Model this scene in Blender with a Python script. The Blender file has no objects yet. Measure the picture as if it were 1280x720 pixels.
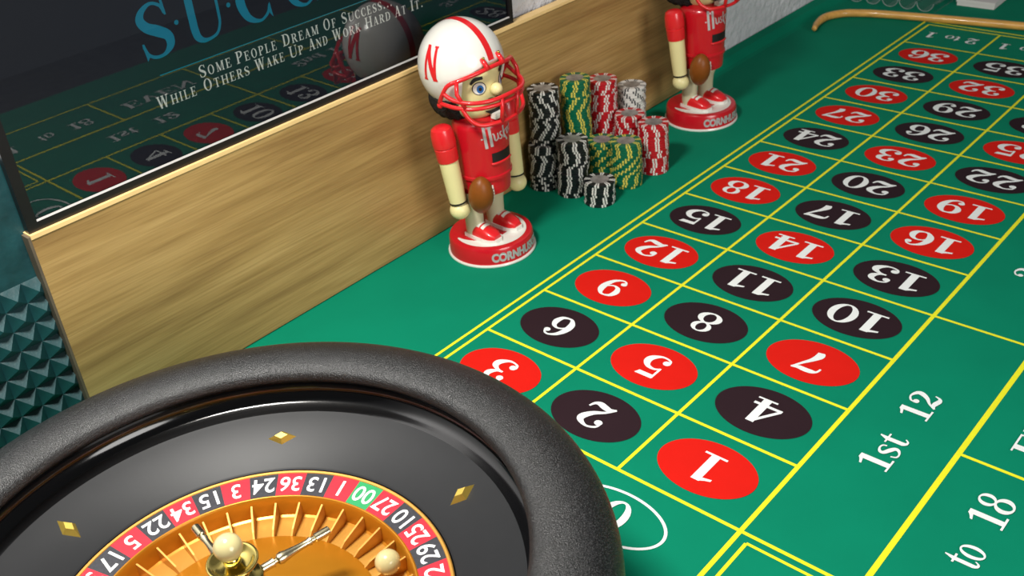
import bpy, bmesh, math, random
from mathutils import Vector, Matrix
from math import pi, sin, cos, sqrt, atan2, radians

random.seed(7)
U = 0.115            # metres per layout unit (one number column of the felt)
sc = bpy.context.scene
COL = sc.collection

# ------------------------------------------------------------------ camera
CAM = (-4.45760723, -5.44675898, 5.10573006)
YAW, PITCH, ROLL, FPX = 0.771792484, -0.556754461, -0.0916978244, 1287.545
fw = Vector((cos(YAW) * cos(PITCH), sin(YAW) * cos(PITCH), sin(PITCH)))
rt = fw.cross(Vector((0, 0, 1))).normalized()
up = rt.cross(fw)
cx_ = rt * cos(ROLL) + up * sin(ROLL)
cy_ = -rt * sin(ROLL) + up * cos(ROLL)
cd = bpy.data.cameras.new('camera')
cam = bpy.data.objects.new('camera', cd)
COL.objects.link(cam)
M3 = Matrix((cx_, cy_, -fw)).transposed()
cam.matrix_world = Matrix.Translation(Vector(CAM) * U) @ M3.to_4x4()
cd.sensor_fit = 'HORIZONTAL'
cd.sensor_width = 36.0
cd.lens = 36.0 * FPX / 1280.0
cd.clip_start = 0.02
cd.dof.use_dof = True
cd.dof.focus_distance = 6.9 * U
cd.dof.aperture_fstop = 18.0
sc.camera = cam

# ------------------------------------------------------------------ world and lights
w = bpy.data.worlds.new('world')
sc.world = w
w.use_nodes = True
bg = w.node_tree.nodes['Background']
bg.inputs['Color'].default_value = (0.93, 0.96, 1.0, 1)
bg.inputs['Strength'].default_value = 0.085


def area_light(name, loc, target, size, power, color=(1, 1, 1)):
    ld = bpy.data.lights.new(name, 'AREA')
    ld.shape = 'DISK'
    ld.size = size
    ld.energy = power
    ld.color = color
    o = bpy.data.objects.new(name, ld)
    COL.objects.link(o)
    o.location = Vector(loc) * U
    d = (Vector(target) - Vector(loc)).normalized()
    o.rotation_euler = d.to_track_quat('-Z', 'Y').to_euler()
    return o


area_light('ceiling_lamp', (-3.3, -0.8, 8.0), (-2.8, -1.1, 0), 0.20, 13.2, (1.0, 0.97, 0.91))
area_light('wall_fill', (-3.0, -19.0, 7.0), (4.0, 1.7, 0.5), 1.1, 25, (1.0, 0.98, 0.95))  # added unseen fill that brightens the wall, board and poster

sc.view_settings.view_transform = 'Standard'
sc.view_settings.look = 'None'
sc.view_settings.exposure = 0.0
sc.view_settings.gamma = 1.0
sc.view_settings.use_curve_mapping = False


# ------------------------------------------------------------------ materials
def lin(c):
    c = c / 255.0
    return c / 12.92 if c <= 0.04045 else ((c + 0.055) / 1.055) ** 2.4


def rgb(r, g, b):
    return (lin(r), lin(g), lin(b), 1)


MATS = {}


def mat(name, col, rough=0.5, metal=0.0, ior=1.5, var=0.0, vscale=30.0, bump=0.0, bscale=200.0, coat=0.0,
        transmission=0.0, sheen=0.0, spec=None, stretch=None, bdist=0.001):
    m = bpy.data.materials.new(name)
    m.use_nodes = True
    nt = m.node_tree
    b = nt.nodes['Principled BSDF']
    b.inputs['Base Color'].default_value = col
    b.inputs['Roughness'].default_value = rough
    b.inputs['Metallic'].default_value = metal
    b.inputs['IOR'].default_value = ior
    b.inputs['Coat Weight'].default_value = coat
    b.inputs['Coat Roughness'].default_value = 0.05
    b.inputs['Transmission Weight'].default_value = transmission
    b.inputs['Sheen Weight'].default_value = sheen
    if spec is not None:
        b.inputs['Specular IOR Level'].default_value = spec
    tc = nt.nodes.new('ShaderNodeTexCoord')
    src = tc.outputs['Object']
    if stretch:
        mp = nt.nodes.new('ShaderNodeMapping')
        mp.inputs['Scale'].default_value = stretch
        nt.links.new(src, mp.inputs['Vector'])
        src = mp.outputs['Vector']
    if var > 0:
        n = nt.nodes.new('ShaderNodeTexNoise')
        n.inputs['Scale'].default_value = vscale
        n.inputs['Detail'].default_value = 5
        nt.links.new(src, n.inputs['Vector'])
        r = nt.nodes.new('ShaderNodeValToRGB')
        r.color_ramp.elements[0].position = 0.3
        r.color_ramp.elements[1].position = 0.7
        r.color_ramp.elements[0].color = tuple(c * (1 - var) for c in col[:3]) + (1,)
        r.color_ramp.elements[1].color = tuple(min(1, c * (1 + var)) for c in col[:3]) + (1,)
        nt.links.new(n.outputs['Fac'], r.inputs['Fac'])
        nt.links.new(r.outputs['Color'], b.inputs['Base Color'])
    if bump > 0:
        n2 = nt.nodes.new('ShaderNodeTexNoise')
        n2.inputs['Scale'].default_value = bscale
        n2.inputs['Detail'].default_value = 3
        nt.links.new(src, n2.inputs['Vector'])
        bp = nt.nodes.new('ShaderNodeBump')
        bp.inputs['Strength'].default_value = bump
        bp.inputs['Distance'].default_value = bdist
        nt.links.new(n2.outputs['Fac'], bp.inputs['Height'])
        nt.links.new(bp.outputs['Normal'], b.inputs['Normal'])
    MATS[name] = m
    return m


mat('felt', rgb(3, 127, 96), 0.8, var=0.05, vscale=14, bump=0.25, bscale=1600, bdist=0.0003, spec=0.1)
mat('print_yellow', rgb(236, 234, 40), 0.75, var=0.03, spec=0.25)
mat('print_red', rgb(214, 28, 18), 0.75, var=0.03, spec=0.1)
mat('print_black', rgb(40, 22, 29), 0.75, var=0.05, spec=0.2)
mat('print_white', rgb(236, 240, 238), 0.75, var=0.02, spec=0.25)
mat('table_side', rgb(40, 26, 18), 0.5, var=0.2)
mat('floor_mat', rgb(150, 146, 142), 0.8, var=0.2)
mat('ceiling_mat', rgb(200, 200, 196), 0.9, var=0.05)
mat('plaster', rgb(214, 214, 218), 0.9, var=0.05, vscale=40, bump=1.0, bscale=70, bdist=0.006)
mat('rim_black', rgb(24, 25, 26), 0.32, var=0.3, vscale=1250, bump=1.0, bscale=1400, bdist=0.0006, spec=0.65)
rp = [n for n in MATS['rim_black'].node_tree.nodes if n.type == 'VALTORGB'][0].color_ramp      # pebbled plastic: glints on its grain painted as pale specks
rp.elements[0].position, rp.elements[0].color = 0.50, rgb(8, 9, 10)
rp.elements[1].position, rp.elements[1].color = 0.70, rgb(66, 67, 68)
mat('track_black', rgb(9, 9, 10), 0.12, var=0.1, spec=0.6)
mat('stator_grey', rgb(34, 35, 37), 0.42, var=0.05, vscale=60, spec=0.2)
mat('gap_black', rgb(6, 6, 6), 0.5, var=0.1)
mat('gold_plastic', rgb(194, 128, 30), 0.3, metal=0.45, var=0.05, vscale=40)
mat('gold_edge', rgb(204, 150, 66), 0.35, metal=0.4, var=0.03)
mat('brass', rgb(205, 185, 105), 0.14, metal=0.95, var=0.05)
mat('deflector_gold', rgb(205, 175, 80), 0.3, metal=0.6, var=0.05)
mat('chrome', rgb(215, 205, 170), 0.26, metal=1.0, var=0.03)
mat('ivory', rgb(200, 188, 136), 0.22, var=0.02, coat=0.4)
mat('ring_red', rgb(208, 28, 48), 0.4, var=0.04, vscale=200)
mat('ring_black', rgb(48, 48, 54), 0.4, var=0.25, vscale=600)
mat('ring_green', rgb(36, 150, 88), 0.4, var=0.04, vscale=200)
mat('ring_white', rgb(238, 238, 238), 0.4, var=0.02)
mat('toy_red', rgb(196, 20, 34), 0.25, var=0.03, coat=0.3)
mat('toy_red_bright', rgb(222, 34, 40), 0.3, var=0.03, coat=0.3)
mat('toy_white', rgb(232, 230, 222), 0.22, var=0.02, coat=0.4)
mat('toy_skin', rgb(232, 220, 160), 0.4, var=0.03)
mat('toy_sock', rgb(198, 192, 160), 0.5, var=0.05)
mat('toy_black', rgb(16, 15, 16), 0.5, var=0.1)
mat('toy_blue', rgb(40, 105, 170), 0.3, var=0.05)
mat('toy_silver', rgb(205, 198, 200), 0.35, metal=0.3, var=0.03)
mat('hair', rgb(14, 13, 15), 0.8, var=0.2, vscale=300, bump=1.0, bscale=350, bdist=0.004)
mat('football', rgb(132, 72, 22), 0.4, var=0.12, vscale=60, spec=0.3)
mat('chip_black', rgb(18, 22, 25), 0.4, var=0.08)
mat('chip_white', rgb(216, 214, 208), 0.45, var=0.04)
mat('chip_grey', rgb(70, 72, 74), 0.45, var=0.04)
mat('chip_green', rgb(0, 96, 66), 0.4, var=0.06)
mat('chip_yellow', rgb(205, 190, 80), 0.45, var=0.04)
mat('chip_red', rgb(178, 20, 32), 0.4, var=0.06)
mat('chip_inlay', rgb(150, 148, 146), 0.3, metal=0.4, var=0.35, vscale=120)
mat('frame_black', rgb(26, 22, 24), 0.3, var=0.1)
mat('bevel_highlight', rgb(235, 232, 228), 0.2, metal=0.5, var=0.02)  # highlight along the black frame's bevel, put in as pale colour
mat('poster_navy', rgb(18, 26, 42), 0.6, var=0.12, vscale=6)
mat('poster_teal', rgb(0, 150, 180), 0.6, var=0.03)
mat('poster_white', rgb(255, 253, 246), 0.6, var=0.02)
mat('teal_panel', rgb(24, 64, 68), 0.42, var=0.35, vscale=45, bump=0.3, bscale=160, bdist=0.001)
mat('board_end', rgb(96, 84, 68), 0.7, var=0.2)
mat('board_edge', rgb(246, 208, 142), 0.5, var=0.06, vscale=40)
mat('stick_wood', rgb(222, 166, 84), 0.35, var=0.2, vscale=30, stretch=(6, 0.6, 6), coat=0.3)
mat('card_white', rgb(225, 220, 216), 0.6, var=0.03)
mat('card_pink', rgb(196, 150, 140), 0.6, var=0.1)


def wood_material():
    m = bpy.data.materials.new('oak_laminate')
    m.use_nodes = True
    nt = m.node_tree
    b = nt.nodes['Principled BSDF']
    b.inputs['Roughness'].default_value = 0.34
    tc = nt.nodes.new('ShaderNodeTexCoord')
    mp = nt.nodes.new('ShaderNodeMapping')
    mp.inputs['Scale'].default_value = (0.8, 1.0, 13.0)
    nt.links.new(tc.outputs['Object'], mp.inputs['Vector'])
    n1 = nt.nodes.new('ShaderNodeTexNoise')
    n1.inputs['Scale'].default_value = 3.2
    n1.inputs['Detail'].default_value = 6
    n1.inputs['Distortion'].default_value = 0.5
    nt.links.new(mp.outputs['Vector'], n1.inputs['Vector'])
    r1 = nt.nodes.new('ShaderNodeValToRGB')
    e = r1.color_ramp.elements
    e[0].position, e[0].color = 0.28, rgb(152, 117, 70)
    e[1].position, e[1].color = 0.72, rgb(202, 166, 108)
    e2 = r1.color_ramp.elements.new(0.5)
    e2.color = rgb(182, 146, 90)
    nt.links.new(n1.outputs['Fac'], r1.inputs['Fac'])
    mp2 = nt.nodes.new('ShaderNodeMapping')
    mp2.inputs['Scale'].default_value = (4.0, 1.0, 150.0)
    nt.links.new(tc.outputs['Object'], mp2.inputs['Vector'])
    n2 = nt.nodes.new('ShaderNodeTexNoise')
    n2.inputs['Scale'].default_value = 3.0
    n2.inputs['Detail'].default_value = 4
    nt.links.new(mp2.outputs['Vector'], n2.inputs['Vector'])
    r2 = nt.nodes.new('ShaderNodeValToRGB')
    r2.color_ramp.elements[0].position, r2.color_ramp.elements[0].color = 0.32, (0.68, 0.64, 0.58, 1)
    r2.color_ramp.elements[1].position, r2.color_ramp.elements[1].color = 0.6, (1, 1, 1, 1)
    nt.links.new(n2.outputs['Fac'], r2.inputs['Fac'])
    mx = nt.nodes.new('ShaderNodeMixRGB')
    mx.blend_type = 'MULTIPLY'
    mx.inputs['Fac'].default_value = 0.8
    nt.links.new(r1.outputs['Color'], mx.inputs['Color1'])
    nt.links.new(r2.outputs['Color'], mx.inputs['Color2'])
    nt.links.new(mx.outputs['Color'], b.inputs['Base Color'])
    MATS['oak'] = m


wood_material()


def pane_material(name, ior, tint, rough=0.0):
    m = bpy.data.materials.new(name)
    m.use_nodes = True
    nt = m.node_tree
    nt.nodes.clear()
    out = nt.nodes.new('ShaderNodeOutputMaterial')
    mix = nt.nodes.new('ShaderNodeMixShader')
    fr = nt.nodes.new('ShaderNodeFresnel')
    fr.inputs['IOR'].default_value = ior
    tr = nt.nodes.new('ShaderNodeBsdfTransparent')
    tr.inputs['Color'].default_value = tint
    gl = nt.nodes.new('ShaderNodeBsdfGlossy')
    gl.inputs['Roughness'].default_value = rough
    nt.links.new(fr.outputs['Fac'], mix.inputs['Fac'])
    nt.links.new(tr.outputs['BSDF'], mix.inputs[1])
    nt.links.new(gl.outputs['BSDF'], mix.inputs[2])
    nt.links.new(mix.outputs['Shader'], out.inputs['Surface'])
    MATS[name] = m


pane_material('glass_pane', 1.95, (0.96, 0.98, 0.98, 1))
pane_material('clear_plastic', 1.22, (0.97, 0.98, 0.98, 1), 0.08)
nt = MATS['clear_plastic'].node_tree          # same reflection from both sides of the thin sheet
lw = nt.nodes.new('ShaderNodeLayerWeight')
lw.inputs['Blend'].default_value = 0.3
pw = nt.nodes.new('ShaderNodeMath')
pw.operation = 'MULTIPLY_ADD'
pw.inputs[1].default_value = 0.35
pw.inputs[2].default_value = 0.04
nt.links.new(lw.outputs['Facing'], pw.inputs[0])
nt.links.new(pw.outputs[0], [n for n in nt.nodes if n.type == 'MIX_SHADER'][0].inputs['Fac'])
mat('clear_rim', rgb(190, 205, 200), 0.2, var=0.03, transmission=0.5)


# ------------------------------------------------------------------ mesh helpers (units: U)
KS = [1.0]      # size factor used while the wheel is built


def mesh(name, verts, faces, mats, fmat=None, smooth=False, sharp_angle=None):
    k = U * KS[0]
    me = bpy.data.meshes.new(name)
    me.from_pydata([(v[0] * k, v[1] * k, v[2] * k) for v in verts], [], [list(f) for f in faces])
    if isinstance(mats, str):
        mats = [mats]
    for mm in mats:
        me.materials.append(MATS[mm])
    if fmat:
        for p, i in zip(me.polygons, fmat):
            p.material_index = i
    if smooth:
        for p in me.polygons:
            p.use_smooth = True
        if sharp_angle:
            me.set_sharp_from_angle(angle=radians(sharp_angle))
    me.update()
    return me


def obj(name, me, parent=None, loc=(0, 0, 0), rot=(0, 0, 0)):
    o = bpy.data.objects.new(name, me)
    COL.objects.link(o)
    o.location = Vector(loc) * U * (KS[0] if parent is not None else 1.0)
    o.rotation_euler = rot
    if parent is not None:
        o.parent = parent
    return o


def tag(o, label, cat, group=None):
    o['label'] = label
    o['category'] = cat
    if group:
        o['group'] = group
    return o


def structure(o, label=None):
    o['kind'] = 'structure'
    if label:
        o['label'] = label
    return o


def empty(name, loc=(0, 0, 0), rot=(0, 0, 0)):
    return obj(name, None, None, loc, rot)


def copy_tree(o, parent=None):
    c = o.copy()
    COL.objects.link(c)
    if parent is not None:
        c.parent = parent
    for ch in list(o.children):
        copy_tree(ch, c)
    return c


class MB:
    def __init__(s):
        s.v, s.f, s.m = [], [], []

    def add(s, vs, fs, mi=0):
        k = len(s.v)
        s.v += [tuple(v) for v in vs]
        s.f += [tuple(i + k for i in f) for f in fs]
        s.m += [mi] * len(fs)
        return s

    def box(s, x0, x1, y0, y1, z0, z1, mi=0):
        vs = [(x0, y0, z0), (x1, y0, z0), (x1, y1, z0), (x0, y1, z0), (x0, y0, z1), (x1, y0, z1), (x1, y1, z1), (x0, y1, z1)]
        return s.add(vs, [(0, 3, 2, 1), (4, 5, 6, 7), (0, 1, 5, 4), (1, 2, 6, 5), (2, 3, 7, 6), (3, 0, 4, 7)], mi)

    def lathe(s, prof, n=64, c=(0, 0, 0), closed=False, mi=0):
        vs, fs = [], []
        k = len(prof)
        for i in range(n):
            a = 2 * pi * i / n
            for r, z in prof:
                vs.append((c[0] + r * cos(a), c[1] + r * sin(a), c[2] + z))
        for i in range(n):
            j = (i + 1) % n
            for q in range(k if closed else k - 1):
                q2 = (q + 1) % k
                fs.append((i * k + q, j * k + q, j * k + q2, i * k + q2))
        return s.add(vs, fs, mi)

    def tube(s, pts, rad, n=10, caps=True, mi=0):
        pts = [Vector(p) for p in pts]
        rr = rad if isinstance(rad, (list, tuple)) else [rad] * len(pts)
        t0 = (pts[1] - pts[0]).normalized()
        nrm = t0.orthogonal().normalized()
        vs, fs = [], []
        for i, p in enumerate(pts):
            if i == 0:
                t = pts[1] - pts[0]
            elif i == len(pts) - 1:
                t = pts[-1] - pts[-2]
            else:
                t = pts[i + 1] - pts[i - 1]
            t.normalize()
            nrm = (nrm - t * nrm.dot(t)).normalized()
            bn = t.cross(nrm)
            for k in range(n):
                a = 2 * pi * k / n
                vs.append(p + (nrm * cos(a) + bn * sin(a)) * rr[i])
        for i in range(len(pts) - 1):
            for k in range(n):
                k2 = (k + 1) % n
                fs.append((i * n + k, i * n + k2, (i + 1) * n + k2, (i + 1) * n + k))
        if caps:
            fs.append(tuple(range(n - 1, -1, -1)))
            fs.append(tuple((len(pts) - 1) * n + k for k in range(n)))
        return s.add(vs, fs, mi)

    def sphere(s, c, rx, ry=None, rz=None, n=24, m=14, mi=0):
        ry = ry or rx
        rz = rz or rx
        prof = [(max(1e-5, cos(-pi / 2 + pi * i / m)), sin(-pi / 2 + pi * i / m)) for i in range(m + 1)]
        vs, fs = [], []
        for i in range(n):
            a = 2 * pi * i / n
            for r, z in prof:
                vs.append((c[0] + rx * r * cos(a), c[1] + ry * r * sin(a), c[2] + rz * z))
        k = m + 1
        for i in range(n):
            j = (i + 1) % n
            for q in range(m):
                fs.append((i * k + q, j * k + q, j * k + q + 1, i * k + q + 1))
        return s.add(vs, fs, mi)

    def map(s, fn):
        s.v = [tuple(fn(*v)) for v in s.v]
        return s

    def build(s, name, mats, parent=None, smooth=False, sharp=None, loc=(0, 0, 0), rot=(0, 0, 0)):
        me = mesh(name, s.v, s.f, mats, s.m, smooth, sharp)
        return obj(name, me, parent, loc, rot)


def spline(pts, per=6):
    """Catmull-Rom through tuples of any length."""
    out = []
    n = len(pts)
    for i in range(n - 1):
        p0, p1, p2, p3 = pts[max(i - 1, 0)], pts[i], pts[i + 1], pts[min(i + 2, n - 1)]
        for k in range(per):
            t = k / per
            out.append(tuple(0.5 * (2 * b + (c - a) * t + (2 * a - 5 * b + 4 * c - d) * t * t + (3 * b - a - 3 * c + d) * t ** 3)
                             for a, b, c, d in zip(p0, p1, p2, p3)))
    out.append(tuple(pts[-1]))
    return out


# ------------------------------------------------------------------ serif lettering drawn as strokes
class Glyph:
    def __init__(s, adv):
        s.adv, s.v, s.f = adv, [], []

    def quad(s, *p):
        k = len(s.v)
        a = sum(p[i][0] * p[(i + 1) % len(p)][1] - p[(i + 1) % len(p)][0] * p[i][1] for i in range(len(p)))
        s.v += list(p)
        f = tuple(range(k, k + len(p)))
        s.f.append(f if a > 0 else f[::-1])
        return s

    def rect(s, x0, x1, y0, y1, n=1):
        for i in range(n):
            a, b = y0 + (y1 - y0) * i / n, y0 + (y1 - y0) * (i + 1) / n
            s.quad((x0, a), (x1, a), (x1, b), (x0, b))
        return s

    def stroke(s, pts, smooth=True, per=7):
        p = spline(pts, per) if smooth else spline(pts, 4) if len(pts) > 8 else pts
        L, R = [], []
        for i, (x, y, wd) in enumerate(p):
            a, b = p[max(i - 1, 0)], p[min(i + 1, len(p) - 1)]
            dx, dy = b[0] - a[0], b[1] - a[1]
            l = sqrt(dx * dx + dy * dy) or 1
            nx, ny = -dy / l, dx / l
            L.append((x + nx * wd / 2, y + ny * wd / 2))
            R.append((x - nx * wd / 2, y - ny * wd / 2))
        for i in range(len(p) - 1):
            s.quad(R[i], R[i + 1], L[i + 1], L[i])
        return s

    def line(s, x0, y0, x1, y1, wd):
        # straight stroke whose ends are cut horizontally
        dx, dy = x1 - x0, y1 - y0
        h = wd / 2 * sqrt(dx * dx + dy * dy) / (abs(dy) or 1)
        n = 3
        for i in range(n):
            a, b = i / n, (i + 1) / n
            s.quad((x0 + dx * a - h, y0 + dy * a), (x0 + dx * a + h, y0 + dy * a), (x0 + dx * b + h, y0 + dy * b), (x0 + dx * b - h, y0 + dy * b))
        return s

    def ring(s, cx, cy, rx, ry, ix, iy, n=28):
        for i in range(n):
            a, b = 2 * pi * i / n, 2 * pi * (i + 1) / n
            s.quad((cx + ix * cos(a), cy + iy * sin(a)), (cx + rx * cos(a), cy + ry * sin(a)),
                   (cx + rx * cos(b), cy + ry * sin(b)), (cx + ix * cos(b), cy + iy * sin(b)))
        return s

    def ball(s, cx, cy, r, n=12):
        return s.quad(*[(cx + r * cos(2 * pi * i / n), cy + r * sin(2 * pi * i / n)) for i in range(n)])


G = {}
TH, SF, ST = 0.06, 0.055, 0.17


def stem(g, x, y0=0, y1=1, wd=ST, sb=True, stp=True, ext=0.10):
    g.rect(x - wd / 2, x + wd / 2, y0, y1, 4)
    if sb:
        g.rect(x - wd / 2 - ext, x + wd / 2 + ext, y0, y0 + SF)
    if stp:
        g.rect(x - wd / 2 - ext, x + wd / 2 + ext, y1 - SF, y1)
    return g


G['0'] = Glyph(.78).ring(.38, .5, .35, .5, .17, .44)
g = Glyph(.70)
g.rect(.27, .47, 0, 1, 4).rect(.10, .64, 0, .065).quad((.30, 1), (.30, .86), (.06, .80), (.06, .87), (.18, .92))
G['1'] = g
G['2'] = Glyph(.76).ball(.16, .70, .10).stroke([(.09, .72, .05), (.14, .88, .07), (.34, .965, .07), (.56, .86, .15), (.60, .70, .19), (.46, .46, .14), (.24, .28, .08), (.08, .05, .07)]) \
    .stroke([(.07, .05, .06), (.20, .14, .14), (.36, .12, .18), (.52, .07, .16), (.64, .12, .09), (.70, .28, .05)])
G['3'] = Glyph(.74).ball(.17, .76, .095).stroke([(.10, .76, .05), (.16, .90, .06), (.34, .965, .07), (.53, .86, .15), (.54, .70, .17), (.42, .56, .09), (.26, .52, .06)]) \
    .stroke([(.26, .53, .06), (.44, .50, .09), (.60, .38, .17), (.60, .22, .19), (.44, .06, .10), (.28, .03, .06), (.12, .09, .06), (.07, .22, .05)]).ball(.155, .22, .10)
g = Glyph(.78)
g.stroke([(.46, .98, .08), (.05, .28, .08)], False).rect(.02, .72, .22, .31).rect(.38, .58, 0, 1, 3).rect(.24, .72, 0, .06)
G['4'] = g
G['5'] = Glyph(.74).quad((.14, 1.0), (.62, 1.0), (.56, .84), (.14, .84)).rect(.13, .19, .5, .98).stroke(
    [(.15, .52, .05), (.30, .61, .08), (.50, .56, .13), (.61, .38, .19), (.58, .20, .18), (.42, .05, .09), (.26, .03, .06), (.12, .09, .06), (.08, .22, .05)]).ball(.155, .22, .10)
SIX = [(.62, .80, .05), (.54, .94, .06), (.40, .965, .07), (.22, .82, .13), (.13, .55, .19), (.14, .28, .19), (.25, .07, .10), (.38, .03, .07), (.54, .10, .13), (.60, .30, .18), (.54, .50, .13), (.40, .585, .07), (.26, .54, .06), (.17, .42, .05)]
G['6'] = Glyph(.76).stroke(SIX).ball(.555, .80, .09)
G['9'] = Glyph(.76).stroke([(.75 - x, 1 - y, wd) for x, y, wd in SIX]).ball(.75 - .555, .20, .09)
G['7'] = Glyph(.74).stroke([(.07, .68, .05), (.10, .84, .07), (.22, .90, .16), (.38, .91, .17), (.54, .90, .14), (.70, .97, .06)]).stroke(
    [(.67, .95, .06), (.54, .68, .08), (.40, .42, .13), (.32, .18, .21), (.34, .02, .17)])
G['8'] = Glyph(.74).ring(.36, .755, .27, .245, .13, .195).ring(.36, .275, .33, .275, .16, .215)
G['o'] = Glyph(.66).ring(.32, .33, .30, .34, .15, .29)
G['s'] = Glyph(.54).stroke([(.44, .50, .05), (.40, .62, .06), (.26, .655, .06), (.12, .58, .10), (.12, .46, .13), (.28, .35, .16), (.42, .24, .14), (.42, .12, .11), (.28, .02, .06), (.12, .04, .06), (.06, .20, .05)])
G['t'] = Glyph(.46).rect(.13, .29, .12, .66, 2).quad((.13, .66), (.29, .66), (.29, .90), (.24, .90)).rect(.02, .44, .61, .67).stroke([(.21, .14, .16), (.26, .05, .10), (.36, .04, .06), (.44, .14, .04)])
g = Glyph(.80)
g.rect(.10, .26, 0, .66, 2).rect(.02, .34, 0, .05).rect(.02, .26, .61, .66).stroke([(.24, .50, .05), (.36, .63, .08), (.52, .60, .14), (.58, .44, .16), (.58, .0, .16)]).rect(.44, .74, 0, .05)
G['n'] = g
G['d'] = Glyph(.76).ring(.30, .33, .28, .34, .13, .29).rect(.46, .62, 0, 1, 3).rect(.34, .62, .95, 1).rect(.54, .72, 0, .05)
G['r'] = Glyph(.58).rect(.10, .26, 0, .66, 2).rect(.02, .36, 0, .05).rect(.02, .26, .61, .66).stroke([(.24, .46, .05), (.34, .60, .07), (.46, .62, .08)]).ball(.47, .56, .08)
# capitals
g = Glyph(.84)
g.line(.12, 0, .40, 1, .07).line(.66, 0, .40, 1, .18).rect(.20, .58, .30, .36).rect(.0, .26, 0, SF).rect(.50, .84, 0, SF)
G['A'] = g
CPTS = [(.72, .72, .05), (.66, .88, .06), (.48, .97, .06), (.26, .86, .13), (.15, .62, .18), (.15, .38, .18), (.26, .14, .13), (.48, .03, .06), (.66, .12, .06), (.73, .28, .05)]
G['C'] = Glyph(.84).stroke(CPTS).quad((.68, .98), (.75, .98), (.75, .70), (.71, .70)).quad((.74, .32), (.77, .02), (.71, .10), (.70, .28))
g = Glyph(.90)
stem(g, .20)
g.stroke([(.16, .97, .055), (.42, .96, .07), (.66, .82, .14), (.74, .5, .18), (.66, .18, .14), (.42, .04, .07), (.16, .03, .055)])
G['D'] = g
g = Glyph(.78)
stem(g, .20)
g.rect(.2, .66, 1 - TH, 1).rect(.2, .68, 0, TH).rect(.2, .52, .49, .55).quad((.61, 1), (.67, 1), (.67, .74), (.64, .74)).quad((.62, 0), (.69, 0), (.72, .28), (.68, .28)).rect(.49, .53, .38, .66)
G['E'] = g
g = Glyph(.74)
stem(g, .20)
g.rect(.2, .66, 1 - TH, 1).rect(.2, .52, .47, .53).quad((.61, 1), (.67, 1), (.67, .74), (.64, .74)).rect(.49, .53, .36, .64)
G['F'] = g
g = Glyph(.98)
stem(g, .20)
stem(g, .77)
g.rect(.2, .77, .48, .54)
G['H'] = g
G['I'] = stem(Glyph(.42), .20)
g = Glyph(.90)
stem(g, .20)
g.line(.28, .42, .66, .97, .08).line(.72, .02, .42, .56, .19).rect(.52, .80, 1 - SF, 1).rect(.56, .90, 0, SF)
G['K'] = g
g = Glyph(.76)
stem(g, .20)
g.rect(.2, .66, 0, TH).quad((.61, 0), (.68, 0), (.71, .30), (.67, .30))
G['L'] = g
g = Glyph(1.10)
stem(g, .17, wd=.07)
stem(g, .90)
g.line(.52, .02, .20, .98, .17).line(.52, .02, .84, .98, .07)
G['M'] = g
g = Glyph(.96)
stem(g, .17, wd=.07)
stem(g, .78, wd=.07, sb=False)
g.line(.76, .0, .20, .98, .18)
G['N'] = g
G['O'] = Glyph(.92).ring(.44, .5, .40, .51, .23, .45)
g = Glyph(.78)
stem(g, .20)
g.stroke([(.16, .97, .055), (.42, .96, .08), (.62, .85, .16), (.62, .65, .17), (.44, .49, .08), (.2, .47, .055)])
G['P'] = g
g = Glyph(.88)
stem(g, .20)
g.stroke([(.16, .97, .055), (.42, .96, .08), (.62, .85, .16), (.62, .66, .17), (.44, .51, .08), (.2, .49, .055)]).line(.74, .0, .44, .51, .17).rect(.66, .88, 0, SF)
G['R'] = g
SPTS = [(.60, .74, .05), (.55, .89, .06), (.38, .97, .06), (.20, .88, .11), (.13, .73, .16), (.22, .58, .18), (.40, .47, .20), (.57, .34, .18), (.58, .17, .15), (.44, .04, .07), (.26, .03, .06), (.13, .12, .06), (.08, .28, .05)]
G['S'] = Glyph(.72).stroke(SPTS).quad((.56, .98), (.61, .98), (.63, .71), (.59, .71)).quad((.09, .0), (.14, .06), (.10, .32), (.06, .32))
g = Glyph(.84)
stem(g, .41, stp=False)
g.rect(.06, .76, 1 - TH, 1).quad((.06, 1), (.12, 1), (.09, .74), (.06, .74)).quad((.70, 1), (.76, 1), (.76, .74), (.73, .74))
G['T'] = g
g = Glyph(.94)
g.rect(.115, .285, .30, 1, 3).rect(.0, .40, 1 - SF, 1).rect(.68, .94, 1 - SF, 1).stroke([(.20, .32, .17), (.23, .14, .16), (.34, .04, .10), (.50, .025, .06), (.68, .08, .06), (.78, .24, .06), (.80, .45, .065), (.80, 1.0, .06)])
G['U'] = g
g = Glyph(.88)
g.line(.44, 0, .16, 1, .18).line(.44, 0, .72, 1, .07).rect(.0, .34, 1 - SF, 1).rect(.56, .88, 1 - SF, 1)
G['V'] = g
g = Glyph(1.24)
g.line(.38, 0, .16, 1, .17).line(.38, 0, .60, 1, .07).line(.84, 0, .60, 1, .17).line(.84, 0, 1.06, 1, .07).rect(.0, .32, 1 - SF, 1).rect(.46, .74, 1 - SF, 1).rect(.92, 1.20, 1 - SF, 1)
G['W'] = g
G['.'] = Glyph(.34).ball(.15, .08, .085)
G[' '] = Glyph(.45)


def text2d(s, size, track=0.0, smallcaps=None):
    """Stroke text -> (verts2d, faces, width), baseline at y = 0, starting at x = 0."""
    v, f, x = [], [], 0.0
    for i, ch in enumerate(s):
        sz = size
        if smallcaps and ch.islower():
            sz = size * smallcaps
            ch = ch.upper()
        gl = G[ch]
        k = len(v)
        v += [(x + px * sz, py * sz) for px, py in gl.v]
        f += [tuple(q + k for q in ff) for ff in gl.f]
        x += gl.adv * sz + track
    return v, f, x - track


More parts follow.
